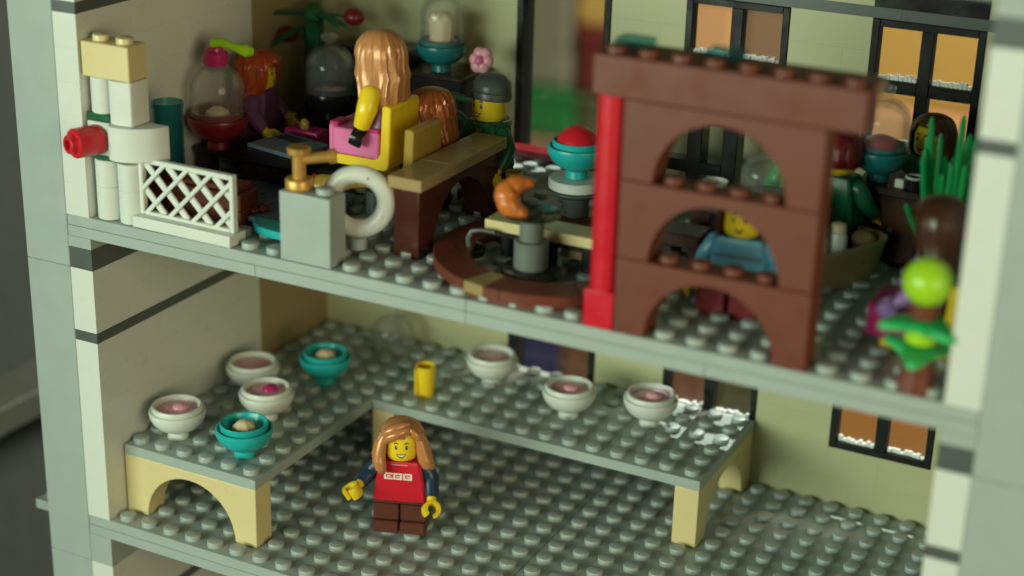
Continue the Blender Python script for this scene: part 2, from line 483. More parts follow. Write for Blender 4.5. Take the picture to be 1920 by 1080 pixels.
bgbox(-6, 10, -11, 6, 'b_yellow', 'blurred mustard yellow box behind top panes of the upper right window')


# ================================================================== HELPERS FOR THE TOYS
def arch_poly(x0, x1, z0, z1, r, n=20):
    xc = (x0 + x1) / 2
    p = [(x0, z0), (xc - r, z0)]
    p += [(xc - r * math.cos(PI * i / n), z0 + r * math.sin(PI * i / n)) for i in range(1, n)]
    p += [(xc + r, z0), (x1, z0), (x1, z1), (x0, z1)]
    return p
def add_arch(m, x0, x1, y0, y1, z0, z1, r, n=20, axis='x'):
    """solid arch block as convex strips (front, back, soffit, top, ends)"""
    xc = (x0 + x1) / 2
    A = [(xc - r * math.cos(PI * i / n), z0 + r * math.sin(PI * i / n)) for i in range(n + 1)]
    T = [(x0 + (x1 - x0) * i / n, z1) for i in range(n + 1)]
    # move outline points so that strips run from the arc to the top edge
    T = [(A[i][0], z1) for i in range(n + 1)]
    V = []; F = []
    def vid(p, y): V.append((p[0], y, p[1])); return len(V) - 1
    def quad(a, b, c, d): F.append((a, b, c, d))
    fr = [(vid(A[i], y0), vid(T[i], y0), vid(A[i], y1), vid(T[i], y1)) for i in range(n + 1)]
    for i in range(n):
        a, b = fr[i], fr[i + 1]
        quad(a[0], b[0], b[1], a[1]); quad(b[2], a[2], a[3], b[3]); quad(a[2], b[2], b[0], a[0]); quad(a[1], b[1], b[3], a[3])
    for (xa, xb, e, outer) in ((x0, xc - r, 0, 0), (xc + r, x1, n, 1)):
        xo = xa if not outer else xb
        o = [vid((xo, z0), y0), vid((xo, z1), y0), vid((xo, z0), y1), vid((xo, z1), y1)]
        i_ = fr[e]
        quad(o[0], i_[0], i_[1], o[1]); quad(i_[2], o[2], o[3], i_[3]); quad(o[0], o[1], o[3], o[2])
        quad(o[2], i_[2], i_[0], o[0]); quad(o[1], i_[1], i_[3], o[3])
    xf = Matrix.Rotation(PI / 2, 4, 'Z') if axis == 'y' else None
    m.add(V, F, xf)
    return m
def bev(o, wd=0.03, seg=2):
    md = o.modifiers.new('edge_round', 'BEVEL'); md.width = wd * S; md.segments = seg; md.limit_method = 'ANGLE'; md.angle_limit = R(40)
    return o

def bowl(name, label, loc, mat, fill=None, group=None, r=1.07, single=False):
    t = thing(name, label, 'bowl', loc, random.uniform(0, 90), group)
    k = r / 1.12
    kz = k * 1.12
    prof = [(.40, 0), (.43, .03), (.41, .16), (.40, .26), (.56, .34), (.80, .46), (.98, .64), (1.09, .84), (1.12, 1.0), (1.10, 1.08), (1.05, 1.10), (1.0, 1.06), (.94, .9), (.7, .55), (.0, .42)]
    MB().lathe([(a * k, b * kz) for a, b in prof], n=40).build('lower_bowl', mat, t)
    prof = [(.70, .62), (.86, .82), (.93, 1.02), (.94, 1.24), (.91, 1.28), (.86, 1.27), (.82, 1.2), (.76, 1.02), (.55, .86), (0, .80)]
    if mat == 'white': prof = [(.80, .62), (.94, .82), (1.01, 1.02), (1.01, 1.20), (.98, 1.26), (.90, 1.27), (.83, 1.2), (.76, 1.02), (.55, .86), (0, .80)]
    MB().lathe([(a * k, b * kz) for a, b in prof], n=40).build('upper_bowl', mat, t)
    if fill == 'cream':
        MB().lathe([(.44 * k, .82 * kz), (.46 * k, .98 * kz), (.40 * k, 1.16 * kz), (.26 * k, 1.28 * kz), (.12 * k, 1.33 * kz), (0, 1.34 * kz)], n=28,
                   wob=lambda a, z: 1 + .07 * math.cos(7 * a)).build('scoop', 'cream', t)
    elif fill:
        MB().lathe([(.72 * k, .92 * kz), (.775 * k, 1.10 * kz), (.60 * k, 1.14 * kz), (0, 1.16 * kz)], n=28).build('filling', fill[0], t)
        if len(fill) > 1:
            MB().ball((.12 * k, -.1 * k, 1.18 * kz), .34 * k, .30 * k, .17 * k).build('berry', fill[1], t)
    return t
def dome(parent, z, r=0.98, h=2.0, mat='dome', knob=True, c=(0, 0)):
    """clear cloche: straight sides, round shoulder, small knob; real wall thickness"""
    prof = [(r, 0), (r, h * .45)]
    for i in range(1, 9):
        a = PI / 2 * i / 8
        prof.append((max(.17, r * math.cos(a) ** .8), h * .45 + (h * .40) * math.sin(a)))
    top = prof[-1][1]
    outer = prof + ([(.16, top + .12), (.30, top + .20), (.32, top + .38), (.26, top + .46), (0, top + .47)] if knob else [(0, top)])
    th = .07
    inner = [(max(0, a - th), b - (th if i > 2 else 0)) for i, (a, b) in enumerate(prof)]
    inner = [p for p in inner if p[0] > 0.02] + [(0, top - th)]
    full = inner[::-1] + outer
    return MB().lathe(full, (c[0], c[1], z), 36).build('dome', mat, parent)

# ---- toy figures --------------------------------------------------
def decal(head, pts, z_r=0.632, mat='print_black', name='face_print'):
    """closed outline in (angle, height) laid as a thin solid print round the head"""
    n = len(pts); V = []; F = []
    cx = sum(p[0] for p in pts) / n; cz = sum(p[1] for p in pts) / n
    for rr in (z_r, z_r - .02):
        for (a, z) in pts + [(cx, cz)]:
            V.append((rr * math.sin(a), -rr * math.cos(a), z))
    for i in range(n):
        j = (i + 1) % n
        F.append((i, j, n)); F.append((n + 1 + j, n + 1 + i, 2 * n + 1)); F.append((i, n + 1 + i, n + 1 + j, j))
    return MB().add(V, F).build(name, mat, head)
def ell(ca, cz, ra, rz, n=12): return [(ca + ra * math.cos(2 * PI * i / n), cz + rz * math.sin(2 * PI * i / n)) for i in range(n)]

def arm_mesh(sd, pts, rr): 
    p = [(sd * a, b, c) for a, b, c in pts]
    path = []; rad = []
    for i in range(len(p) - 1):
        for t in (0, .33, .66):
            path.append(tuple(p[i][k] * (1 - t) + p[i + 1][k] * t for k in range(3))); rad.append(rr[i] * (1 - t) + rr[i + 1] * t)
    path.append(p[-1]); rad.append(rr[-1])
    # round the shoulder
    s0 = Vector(p[0]); d = (s0 - Vector(p[1])).normalized()
    path = [tuple(s0 + d * rr[0] * .62)] + [tuple(s0 + d * rr[0] * .4)] + path
    rad = [rr[0] * .45, rr[0] * .8] + rad
    return MB().tube(path, rad, 14)
def hand_mesh(wrist, direction, openv):
    """clip hand: short wrist peg and a C-shaped grip"""
    d = Vector(direction).normalized(); o = Vector(openv); o = (o - d * o.dot(d)).normalized(); s = d.cross(o)
    m = MB(); W = Vector(wrist)
    m.tube([tuple(W - d * .05), tuple(W + d * .22)], .17, 12)
    c = W + d * .46
    V = []; F = []; n = 18; a0, a1 = R(130 - 180), R(410 - 180)
    # grip axis is o (along finger width), opening along d
    prof = [(.31, -.22), (.33, -.16), (.33, .16), (.31, .22), (.19, .22), (.17, .16), (.17, -.16), (.19, -.22)]
    k = len(prof)
    for i in range(n + 1):
        a = R(35) + (R(325) - R(35)) * i / n
        e = d * math.cos(a) + s * math.sin(a)
        for (r, h) in prof: V.append(c + e * r + o * h)
    for i in range(n):
        for j in range(k):
            F.append((i * k + j, i * k + (j + 1) % k, (i + 1) * k + (j + 1) % k, (i + 1) * k + j))
    F.append(tuple(range(k))); F.append(tuple(n * k + j for j in range(k - 1, -1, -1)))
    m.add(V, F)
    return m

def figure(label, loc, rz, legs='std', leg='leg_brown', torso='red', arm='navy', hand='yellow', skin='yellow', group=None,
           arms=None, sit_h=1.08, arm_k=1.0, head_turn=0, face=True, hip='leg_brown', mouth='open', name='toy_figure'):
    t = thing(name, label, 'toy figure', loc, rz, group)
    if legs == 'sit': hz = sit_h
    else: hz = {'short': 1.28, 'std': 1.5}[legs]
    for s in (-1, 1):
        x0, x1 = (.03, .97) if s > 0 else (-.97, -.03)
        m = MB()
        if legs == 'sit':
            m.box(x0, x1, -1.45, .42, 0, .92, .05); m.box(x0 + .02, x1 - .02, -1.62, -1.40, -.02, 1.0, .06)
        elif legs == 'short':
            m.box(x0, x1, -.46, .46, .48, hz - .16, .04); m.box(x0, x1, -.62, .46, 0, .475, .06)
        else:
            m.box(x0, x1, -.44, .44, .36, hz - .12, .05); m.box(x0, x1, -.70, .44, 0, .38, .06)
            m.cyl((0, 0, 0), .44, x1 - x0, 18, xf=Matrix.Translation((x0, 0, hz - .42)) @ Matrix.Rotation(PI / 2, 4, 'Y'))
        m.build('leg', leg, t)
    MB().box(-.97, .97, -.42, .42, hz - .15, hz, .03).build('hips', hip, t)
    # torso: tapered block with soft edges
    h = 1.56; V = []; F = []
    ring = []
    for (zz, hw, hd) in ((0, .96, .47), (.05, .985, .49), (1.0, .84, .49), (h - .10, .745, .47), (h, .69, .42)):
        b = .08
        ring.append([(-hw + b, -hd), (hw - b, -hd), (hw, -hd + b), (hw, hd - b), (hw - b, hd), (-hw + b, hd), (-hw, hd - b), (-hw, -hd + b)])
        V += [(x, y, hz + zz) for x, y in ring[-1]]
    for j in range(4):
        for i in range(8): F.append((j * 8 + i, j * 8 + (i + 1) % 8, (j + 1) * 8 + (i + 1) % 8, (j + 1) * 8 + i))
    F.append(tuple(range(7, -1, -1))); F.append(tuple(range(32, 40)))
    tb = MB().add(V, F).build('torso', torso, t)
    sz = hz + 1.28
    arms = arms or [((.80, 0, sz), (1.10, -.06, sz - .48), (1.18, -.42, sz - .86), (1.19, -.62, sz - 1.02))] * 2
    for s, A in zip((-1, 1), arms):
        ao = arm_mesh(s, A, tuple(q * arm_k for q in (.31, .30, .26, .235))).build('arm', arm, t)
        wv = Vector((s * A[-1][0], A[-1][1], A[-1][2])); pv = Vector((s * A[-2][0], A[-2][1], A[-2][2]))
        hand_mesh(wv, wv - pv, (0, .6, 1)).build('hand', hand, ao)
    # head
    zb = hz + h
    MB().cyl((0, 0, zb - .02), .33, .12, 16).build('neck', skin, t)
    hd = MB().lathe([(.42, .0), (.55, .04), (.61, .14), (.625, .28), (.625, .82), (.60, .96), (.52, 1.06), (.36, 1.10), (.31, 1.12), (.31, 1.28), (.28, 1.30)], n=36).build('head', skin, t, (0, 0, zb + .06))
    hd.rotation_euler = (0, 0, R(head_turn))
    if face:
        for a in (-.30, .30):
            decal(hd, ell(a, .60, .075, .085)); decal(hd, ell(a + .02, .63, .02, .022, 8), .637, 'print_white')
            decal(hd, [(a - .13, .75), (a - .02, .81), (a + .13, .77), (a + .12, .74), (a, .775), (a - .12, .72)])
        if mouth == 'open':
            up = [(-.30 + .60 * i / 10, .36 - .02 * math.sin(PI * i / 10)) for i in range(11)]
            lo = [(.30 - .60 * i / 10, .36 - .17 * math.sin(PI * i / 10)) for i in range(1, 10)]
            decal(hd, up + lo)
            up = [(-.22 + .44 * i / 10, .335 - .02 * math.sin(PI * i / 10)) for i in range(11)]
            lo = [(.22 - .44 * i / 10, .33 - .09 * math.sin(PI * i / 10)) for i in range(1, 10)]
            decal(hd, up + lo, .637, 'print_white')
        else:
            up = [(-.26 + .52 * i / 10, .36 - .12 * math.sin(PI * i / 10)) for i in range(11)]
            lo = [(.26 - .52 * i / 10, .34 - .15 * math.sin(PI * i / 10)) for i in range(1, 10)]
            decal(hd, up + lo)
    return t, hd, hz

def hair_shell(head, rows, mat, face_half=0.95, fringe=0.92, amp=0.03, ng=15, part=0.0, name='hair', sweep=0.0, th=.09):
    """moulded hair: lofted shell round the head with strand grooves and a face opening"""
    n = 72; V = []; F = []
    for (z, rx, ry, cy) in rows:
        for i in range(n):
            a = 2 * PI * i / n - PI
            g = 1 + amp * (abs(math.sin(ng * .5 * a + sweep * z)) - .5) * (1.0 if z < 1.2 else max(0.25, 1.9 - z * .75)) + amp * .45 * math.sin(31 * a + 1.3 * sweep * z)
            V.append((rx * g * math.sin(a), cy - ry * g * math.cos(a), z))
    k = len(rows)
    for j in range(k - 1):
        zc = (rows[j][0] + rows[j + 1][0]) / 2
        for i in range(n):
            a = 2 * PI * (i + .5) / n - PI
            fz = fringe + .10 * math.cos((a - part) * 2.2)
            if abs(a) < face_half and zc < fz: continue
            i2 = (i + 1) % n
            F.append((j * n + i, j * n + i2, (j + 1) * n + i2, (j + 1) * n + i))
    F.append(tuple(range((k - 1) * n, k * n)))
    o = MB().add(V, F).build(name, mat, head, angle=60)
    md = o.modifiers.new('thick', 'SOLIDIFY'); md.thickness = th * S; md.offset = -1
    return o
LONG = [(-1.25, .92, .55, .42), (-1.0, .96, .60, .40), (-.6, .93, .62, .34), (-.2, .86, .66, .24), (.1, .80, .74, .12), (.4, .78, .78, .04), (.7, .78, .79, .02), (.92, .76, .77, 0), (1.12, .70, .70, 0), (1.27, .57, .57, 0), (1.38, .38, .38, 0), (1.43, .16, .16, 0), (1.44, .05, .05, 0)]
BOB = [(-.55, .80, .62, .22), (-.3, .86, .70, .18), (0, .86, .78, .10), (.3, .82, .80, .05), (.6, .80, .80, .02), (.85, .78, .78, 0), (1.1, .70, .70, 0), (1.27, .56, .56, 0), (1.38, .36, .36, 0), (1.43, .15, .15, 0), (1.44, .05, .05, 0)]

# ================================================================== LOWER STOREY
t = thing('corner_table', 'L-shaped toy table of grey studded plates on tan arches', 'table', (0, 0, 0))
for (x0, x1, y0, y1) in ((0, 6, 1, 9), (0, 6, 9, 15), (6, 20, 9, 15)):
    m = MB().box(x0 + .06 * (x0 == 0) + .006, x1 - .006, y0 + .006, y1 - .02, 2.4, 2.8, .02)
    for i in range(x0, x1):
        for j in range(y0, y1): m.stud(i + .5, j + .5, 2.798)
    m.build('plate', 'grey', t)
bev(add_arch(MB(), .06, 5.98, 1.02, 1.98, 0.01, 2.395, 2.0).build('arch', 'tan', t))
m = add_arch(MB(), 9.02, 14.96, -19.98, -19.02, 0.01, 2.395, 2.0, axis='y'); bev(m.build('arch', 'tan', t))
bev(MB().box(6.02, 6.98, 9.02, 9.98, .01, 2.395, .01).build('leg', 'tan', t))
bev(MB().box(.06, .98, 14, 14.96, .01, 2.395, .01).build('leg', 'tan', t))

Z = 2.8
bowl('bowl', 'white bowl with pale pink filling at the front left corner of the table', (1.45, 2.5, Z), 'white', ('lpink', 'tpink'), 'white bowls')
bowl('bowl', 'white bowl with pink filling farthest back along the left wall', (1.5, 7.3, Z), 'white', ('tpink',), 'white bowls')
bowl('bowl', 'white bowl with bright magenta filling beside the front teal bowl', (3.4, 5.5, Z), 'white', ('lpink', 'magenta'), 'white bowls')
bowl('bowl', 'bright teal bowl with cream scoop near the front edge of the table', (4.5, 2.5, Z), 'teal', 'cream', 'teal bowls')
bowl('bowl', 'teal bowl with cream scoop standing in the shade at the table corner', (3.5, 9.5, Z), 'teal', 'cream', 'teal bowls')
bowl('bowl', 'white bowl with pink filling nearest the lower doorway', (9.4, 12.8, Z), 'white', ('tpink',), 'white bowls')
bowl('bowl', 'white bowl heaped with pink berry, middle of the right table wing', (13.45, 11.6, Z), 'white', ('lpink', 'tpink'), 'white bowls')
bowl('bowl', 'white bowl with pink filling nearest the lower middle window', (16.5, 12.55, Z), 'white', ('tpink', 'lpink'), 'white bowls')
# yellow cup: open tube with a slit down the front
t = thing('cup', 'small yellow cup with a slit standing on the grey table', 'cup', (7.6, 10.5, Z), -25)
V = []; F = []; n = 30; prof = [(.34, .0), (.37, .5), (.42, 1.3), (.36, 1.3), (.31, .5), (.28, .06)]
for i in range(n + 1):
    a = R(-82) + R(344) * i / n
    for (r, z) in prof: V.append((r * math.cos(a), r * math.sin(a), z))
for i in range(n):
    for j in range(6): F.append((i * 6 + j, i * 6 + (j + 1) % 6, (i + 1) * 6 + (j + 1) % 6, (i + 1) * 6 + j))
F.append(tuple(range(6))); F.append(tuple(n * 6 + j for j in range(5, -1, -1)))
MB().add(V, F).build('wall', 'yellow', t)
MB().cyl((0, 0, .22), .30, .08).build('base', 'dgold', t)
MB().box(-.05, .05, -.52, -.36, .1, 1.2, .02).build('rib', 'yellow', t)
t = thing('glass_dome', 'faint clear dome standing in the dark far corner of the table', 'dome', (4.2, 13.6, Z))
dome(t, 0, .95, 1.9)

# the girl with red shirt
g, hd, hz = figure('toy girl with copper hair, red printed shirt and short brown legs on grey floor', (9.88, 4.80, 0.2), 20, 'short', 'leg_brown', 'red', 'navy',
    arms=[((.80, 0, 2.56), (1.12, -.04, 2.21), (1.32, -.34, 2.0), (1.42, -.52, 1.92)), ((.80, 0, 2.56), (1.08, -.04, 2.11), (1.16, -.34, 1.74), (1.18, -.50, 1.56))], head_turn=8)
g.scale = (1.02, 1.02, 1.02)
# printed shirt lettering: three white block glyphs with red strokes left open
for i, xx in enumerate((-.40, -.06, .30)):
    p = MB()
    z0, z1 = hz + .88, hz + 1.14; w0 = .16
    for (a, b, c, d) in ((-w0, w0, z1 - .06, z1), (-w0, w0, z0, z0 + .06), (-w0, -w0 + .07, z0 + .06, z1 - .06), (w0 - .07, w0, z0 + .06, z1 - .06), (-.05, w0 - .07, z0 + .10, z0 + .15)):
        if i == 0 and b == w0 and a > 0: continue
        p.box(xx + a, xx + b, -.505, -.486, c, d, .003)
    p.build('shirt_print', 'print_white', g)
MB().box(-.30, .30, -.475, -.45, hz + 1.44, hz + 1.475, .01).build('collar_line', 'lpink', g)
hair_shell(hd, [(-.30, .74, .48, .34), (-.15, .78, .58, .28), (0, .79, .68, .20), (.25, .79, .74, .10), (.5, .79, .78, .04), (.8, .78, .78, 0), (1.0, .76, .76, 0), (1.18, .69, .69, 0), (1.32, .54, .54, .02), (1.42, .34, .34, .03), (1.47, .14, .14, .03), (1.475, .04, .04, .03)], 'hair_girl', .86, 1.02, .06, 11, .5, sweep=1.6)
# side locks and a swept fringe in overlapping strands
def lock(pts, rad): MB().tube([(x * .93, y * .97, z) for x, y, z in pts], [r_ * .92 for r_ in rad], 14).build('hair_lock', 'hair_girl', hd, angle=60)
lock([(-.62, -.44, 1.05), (-.76, -.48, .72), (-.84, -.50, .35), (-.86, -.56, .06), (-.78, -.66, -.18), (-.70, -.68, -.34), (-.62, -.66, -.42)], [.12, .20, .24, .27, .24, .15, .04])
lock([(-.72, -.22, 1.0), (-.86, -.26, .6), (-.94, -.30, .2), (-.92, -.38, -.05), (-.84, -.44, -.22)], [.12, .20, .23, .20, .06])
lock([(.60, -.44, 1.08), (.74, -.46, .72), (.82, -.46, .38), (.90, -.48, .10), (1.02, -.50, -.10), (1.10, -.44, -.20), (1.06, -.34, -.26)], [.12, .19, .23, .27, .27, .20, .06])
lock([(.72, -.20, 1.0), (.86, -.24, .6), (.94, -.26, .2), (1.02, -.26, -.02), (1.02, -.22, -.20)], [.12, .20, .24, .22, .06])
lock([(.34, -.50, 1.32), (.10, -.66, 1.26), (-.22, -.70, 1.14), (-.50, -.62, .98), (-.70, -.48, .76), (-.78, -.42, .60)], [.08, .17, .20, .19, .15, .06])
lock([(.30, -.36, 1.42), (.02, -.50, 1.40), (-.32, -.54, 1.28), (-.60, -.46, 1.08), (-.80, -.34, .82)], [.08, .16, .20, .18, .08])
lock([(.34, -.52, 1.30), (.50, -.58, 1.16), (.66, -.52, .98), (.76, -.44, .72)], [.08, .15, .17, .08])

# ================================================================== UPPER STOREY (floor at 12)
U = 12.0
# --- stack of small bricks at the left end of the front edge
t = thing('brick_stack', 'column of small white bricks topped by a tan brick beside the left wall', 'brick stack', (0.10, .06, U))
for xx in (.5, 1.48):
    m = MB().cyl((xx, .48, .02), .48, 1.18, 24, .03); m.cyl((xx, .48, 1.2), .48, .98, 24, .03); m.build('round_brick', 'white', t)
MB().box(.05, 1.25, .1, .9, 2.18, 2.38, .02).build('green_plate', 'dgreen', t)
m = MB().box(.02, 1.0, .02, .98, 2.38, 3.55, .04); m.build('brick', 'white', t)
poly = [(1.02, 2.36), (2.95, 2.36), (2.95, 3.56), (1.02, 3.56)]
m = MB(); V = []; F = []; pts = [(1.02, .9), (1.02, -.05), (1.1, -.2), (1.35, -.30), (1.7, -.28), (2.1, -.12), (2.5, .18), (2.75, .5), (2.85, .9)]
for z in (2.36, 3.56): V += [(x, y, z) for x, y in pts]
k = len(pts); F = [tuple(range(k)), tuple(range(2 * k - 1, k - 1, -1))] + [((i + 1) % k, i, k + i, k + (i + 1) % k) for i in range(k)]
bev(m.add(V, F).build('curved_brick', 'white', t))
rx = Matrix.Translation((.50, .02, 2.95)) @ Matrix.Rotation(R(-20), 4, 'Z') @ Matrix.Rotation(PI / 2, 4, 'X')
pin = MB().lathe([(.50, .0), (.52, .04), (.52, .92), (.49, .96), (.34, .97), (.33, 1.16), (.30, 1.19), (.17, 1.19), (.16, .9), (0, .9)], n=24, xf=rx).build('round_peg', 'red', t)
MB().box(.02, .95, .1, .95, 3.57, 3.82, .02).build('green_plate', 'dgreen', t)
m = MB().cyl((.50, .48, 3.83), .46, 1.27, 24, .03); m.build('round_brick', 'white', t)
m = MB(); V = []; pts = [(1.0, .96), (1.0, .12), (1.1, .0), (1.35, -.05), (1.7, -.02), (1.95, .04), (2.0, .14), (2.0, .96)]
for z in (3.57, 5.1): V += [(x, y, z) for x, y in pts]
k = 8; F = [tuple(range(k)), tuple(range(2 * k - 1, k - 1, -1))] + [((i + 1) % k, i, k + i, k + (i + 1) % k) for i in range(k)]
bev(m.add(V, F).build('curved_brick', 'white', t))
m = MB().box(.0, 2.0, -.02, .98, 5.12, 6.32, .03); m.stud(.5, .48, 6.318); m.stud(1.5, .48, 6.318); m.build('brick', 'tan', t)

# --- lattice fence
t = thing('lattice_fence', 'white lattice fence panel standing on the front edge of the upper floor', 'fence', (2.0, .45, U), -1)
bev(MB().box(-.1, 4.05, -.42, .50, .02, .44, .02).build('base', 'white', t))
m = MB(); y0, y1 = -.10, .16
m.box(0, .17, y0, y1, .44, 2.46, .03); m.box(3.83, 4.0, y0, y1, .44, 2.46, .03)
m.box(.17, 3.83, y0 + .004, y1 - .004, 2.28, 2.46, .03); m.box(.17, 3.83, y0 + .004, y1 - .004, .44, .56, .03)
m.build('frame', 'white', t)
def clipseg(xs, dirn):
    # diagonal through (xs,.5) with slope dirn, clipped to the frame
    pts = []
    for (xx, zz) in ((xs, .50), (xs + dirn * 1.86, 2.36)): pts.append([xx, zz])
    (xa, za), (xb, zb) = pts
    def at(x): return za + (zb - za) * (x - xa) / (xb - xa)
    lo, hi = min(xa, xb), max(xa, xb)
    L0, L1 = max(lo, .1), min(hi, 3.9)
    if L1 - L0 < .2: return None
    return (L0, at(L0)), (L1, at(L1))
for k in range(-2, 7):
    for dirn, yy, hw in ((1, -.03, .075), (-1, .08, .125)):
        sg = clipseg(k * .98 + (.25 if dirn > 0 else .0), dirn)
        if not sg: continue
        (xa, za), (xb, zb) = sg
        L = math.hypot(xb - xa, zb - za); an = math.atan2(zb - za, xb - xa)
        xf = Matrix.Translation((xa, yy, za)) @ Matrix.Rotation(-an, 4, 'Y')
        MB().box(0, L, -.06, .06, -hw, hw, .03, xf).build('lattice_bar', 'white', t)

# --- grey block with the gold tap
t = thing('grey_block', 'plain tall grey brick with one free stud at the front edge', 'toy brick', (8, .02, U))
m = MB().box(.02, 1.98, .0, .98, .01, 2.40, .03); m.stud(1.5, .5, 2.398); bev(m.build('brick', 'grey', t), .02, 1)
t = thing('tap', 'pearl gold tap standing on the grey brick', 'tap', (8.5, .52, U + 2.41))
MB().lathe([(.42, 0), (.46, .05), (.46, .30), (.42, .36), (.24, .38)], n=28).build('base', 'gold', t)
MB().lathe([(.22, .36), (.22, 1.12), (.34, 1.16), (.38, 1.2), (.38, 1.38), (.35, 1.41), (.0, 1.41)], n=28).build('stem', 'gold', t)
MB().tube([(.1, .06, 1.0), (.5, .32, 1.05), (.80, .52, 1.08), (.82, .53, 1.08), (1.02, .66, 1.10)], [.19, .19, .19, .24, .24], 16).build('spout', 'gold', t)
t = thing('horn', 'yellow horn-shaped piece with red rim behind the gold tap', 'toy piece', (7.35, 3.75, U + .40), 20)
MB().lathe([(.35, 0), (.4, .04), (.4, .55), (.3, .60)], n=18).build('stand', 'black', t)
xf = Matrix.Translation((-.35, 0, 1.0)) @ Matrix.Rotation(R(84), 4, 'Y')
MB().lathe([(.30, 0), (.36, .02), (.40, .3), (.34, .75), (.24, 1.1), (.16, 1.3), (.17, 1.75), (0, 1.76)], n=22, xf=xf).build('horn_body', 'dgold', t)
MB().torus((0, 0, 0), .33, .08, 'Z', xf=xf).build('rim', 'red', t)

# --- white ring
t = thing('swim_ring', 'white plastic ring leaning upright beside the grey brick', 'ring', (9.93, 1.80, U), 22)
MB().torus((0, 0, 1.82), .93, .31, 'Y', 48, 16, .85, xf=Matrix.Rotation(R(-3), 4, 'X')).build('ring_body', 'white', t)
MB().cyl((0, 0, .21), .30, .40, 18).build('foot', 'grey', t)
for a in (R(70), R(-25)):
    MB().ball((.93 * math.cos(a), -.17, 1.82 + .93 * math.sin(a)), .05, .04, .05, 8, 6).build('dimple', 'cream', t)

# --- chairs and seated figures
def chair(label, loc, rz, post, mat='yellow', group='toy chairs'):
    t = thing('toy_chair', label, 'chair', loc, rz, group)
    # local: occupant faces -Y, seat underside at z=0
    prof = [(-1.05, 0), (.85, 0), (1.0, .06), (1.08, .2), (1.16, 2.25), (1.08, 2.32), (.86, 2.32), (.80, 2.25), (.72, .62), (.62, .42), (.45, .36), (-1.05, .36)]
    poly = [(y, z) for y, z in prof]
    xf = Matrix.Rotation(PI / 2, 4, 'Z')
    bev(MB().prism(poly, -.98, .98, xf=xf).build('shell', mat, t), .05)
    if post > .05:
        MB().cyl((0, 0, -post), .38, post * .5, 20).build('post', 'dgrey', t)
        MB().cyl((0, 0, -post * .5), .29, post * .5, 20).build('post', 'dgrey', t)
    return t
CH = (8.55, 5.25, U + 2.12)
chair('bright yellow toy chair on a grey post under the long-haired figure', CH, -90, 2.1)
def seated(label, seat, rz, **kw):
    return figure(label, seat, rz, 'sit', **kw)
w1, hd, hz = seated('seated toy figure with long caramel hair, bare yellow arm and pink legs', (8.80, 5.25, U + 2.50), -90, leg='pink', torso='dpurple', arm='yellow', hand='black', hip='magenta',
    arm_k=1.22, arms=[((.84, .06, 2.30), (1.12, .06, 1.80), (1.13, -.08, 1.38), (1.12, -.16, 1.16))] * 2, face=True, mouth='smile')
for c in w1.children:
    if c.name.startswith('arm'):
        pass
MB().box(.15, .85, -1.64, -1.3, .9, 1.08, .04).build('skirt_fold', 'magenta', w1)
LONG2 = [(z * .72 if z < 0 else (z if z < .9 else .9 + (z - .9) * 1.35), rx * 1.06, ry * (1.14 if z > .3 else 1.32), cy * .35 - .06) for z, rx, ry, cy in LONG]
hair_shell(hd, LONG2, 'hair_tan', .72, .80, .075, 13, 0, sweep=.7)
# golden wavy hair figure behind
f2, hd, hz = figure('toy figure with golden brown wavy hair behind the seated caramel-haired one', (9.75, 7.0, U), -80, 'std', leg='dbrown', torso='dbrown', arm='dbrown', hand='yellow', face=False)
hair_shell(hd, [(z, rx * 1.03, ry * 1.03, cy) for z, rx, ry, cy in LONG], 'hair_orange', .8, .85, .12, 21, 0, sweep=3.0)
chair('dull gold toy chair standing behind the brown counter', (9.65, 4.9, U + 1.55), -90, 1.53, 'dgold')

# --- brown counter with arch and dark tan tiles
t = thing('counter', 'dark brown arched counter topped with dark tan tiles', 'counter', (11.0, 2.25, U))
bev(add_arch(MB(), .02, 5.98, -.98, -.02, .01, 2.39, 2.0, axis='y').build('arch', 'cbrown', t))
for k in range(3):
    MB().box(-.14, 1.14, k * 2 - .12 * (k == 0) + .01, k * 2 + 1.99, 2.40, 2.82, .035).build('tile', 'dtan', t)

# --- man with beanie
f3, hd, hz = figure('toy man in grey beanie and dark green hooded jacket behind the counter', (11.0, 9.0, U), -24, 'std', leg='dred', torso='dgreen', arm='dgreen', hip='dred', head_turn=6,
    arms=[((.80, 0, 2.78), (1.10, -.10, 2.3), (1.12, -.5, 2.0), (1.1, -.7, 1.9)), ((.80, 0, 2.78), (1.12, -.02, 2.3), (1.2, -.32, 1.85), (1.2, -.5, 1.62))])
MB().lathe([(.70, .74), (.74, .78), (.75, .92), (.735, 1.0), (.70, 1.02), (.715, 1.08), (.70, 1.25), (.62, 1.44), (.45, 1.60), (.22, 1.68), (0, 1.70)], n=36, xf=Matrix.Rotation(R(-6), 4, 'X')).build('beanie', 'dgrey', hd)
MB().torus((0, .12, hz + 1.50), .55, .20, 'Z', 32, 10, .75).build('hood', 'dgreen', f3)
MB().torus((0, .20, hz + 1.60), .60, .045, 'Z', 32, 8).build('hood_trim', 'white', f3)
MB().prism([(-.25, hz + 1.5), (.25, hz + 1.5), (.0, hz + .9)], -.50, -.48).build('shirt_front', 'dtan', f3)
t = thing('cup', 'small pearl gold cup in the hand of the man with the beanie', 'cup', (12.4, 8.3, U + 1.05), 0)
MB().lathe([(.22, 0), (.26, .05), (.32, .5), (.30, .52), (.26, .5), (.2, .1), (0, .08)], n=20).build('cup_body', 'dgold', t)
MB().lathe([(.36, -1.04), (.36, -.06), (.3, -.02)], n=16).build('stand', 'smoke', t)

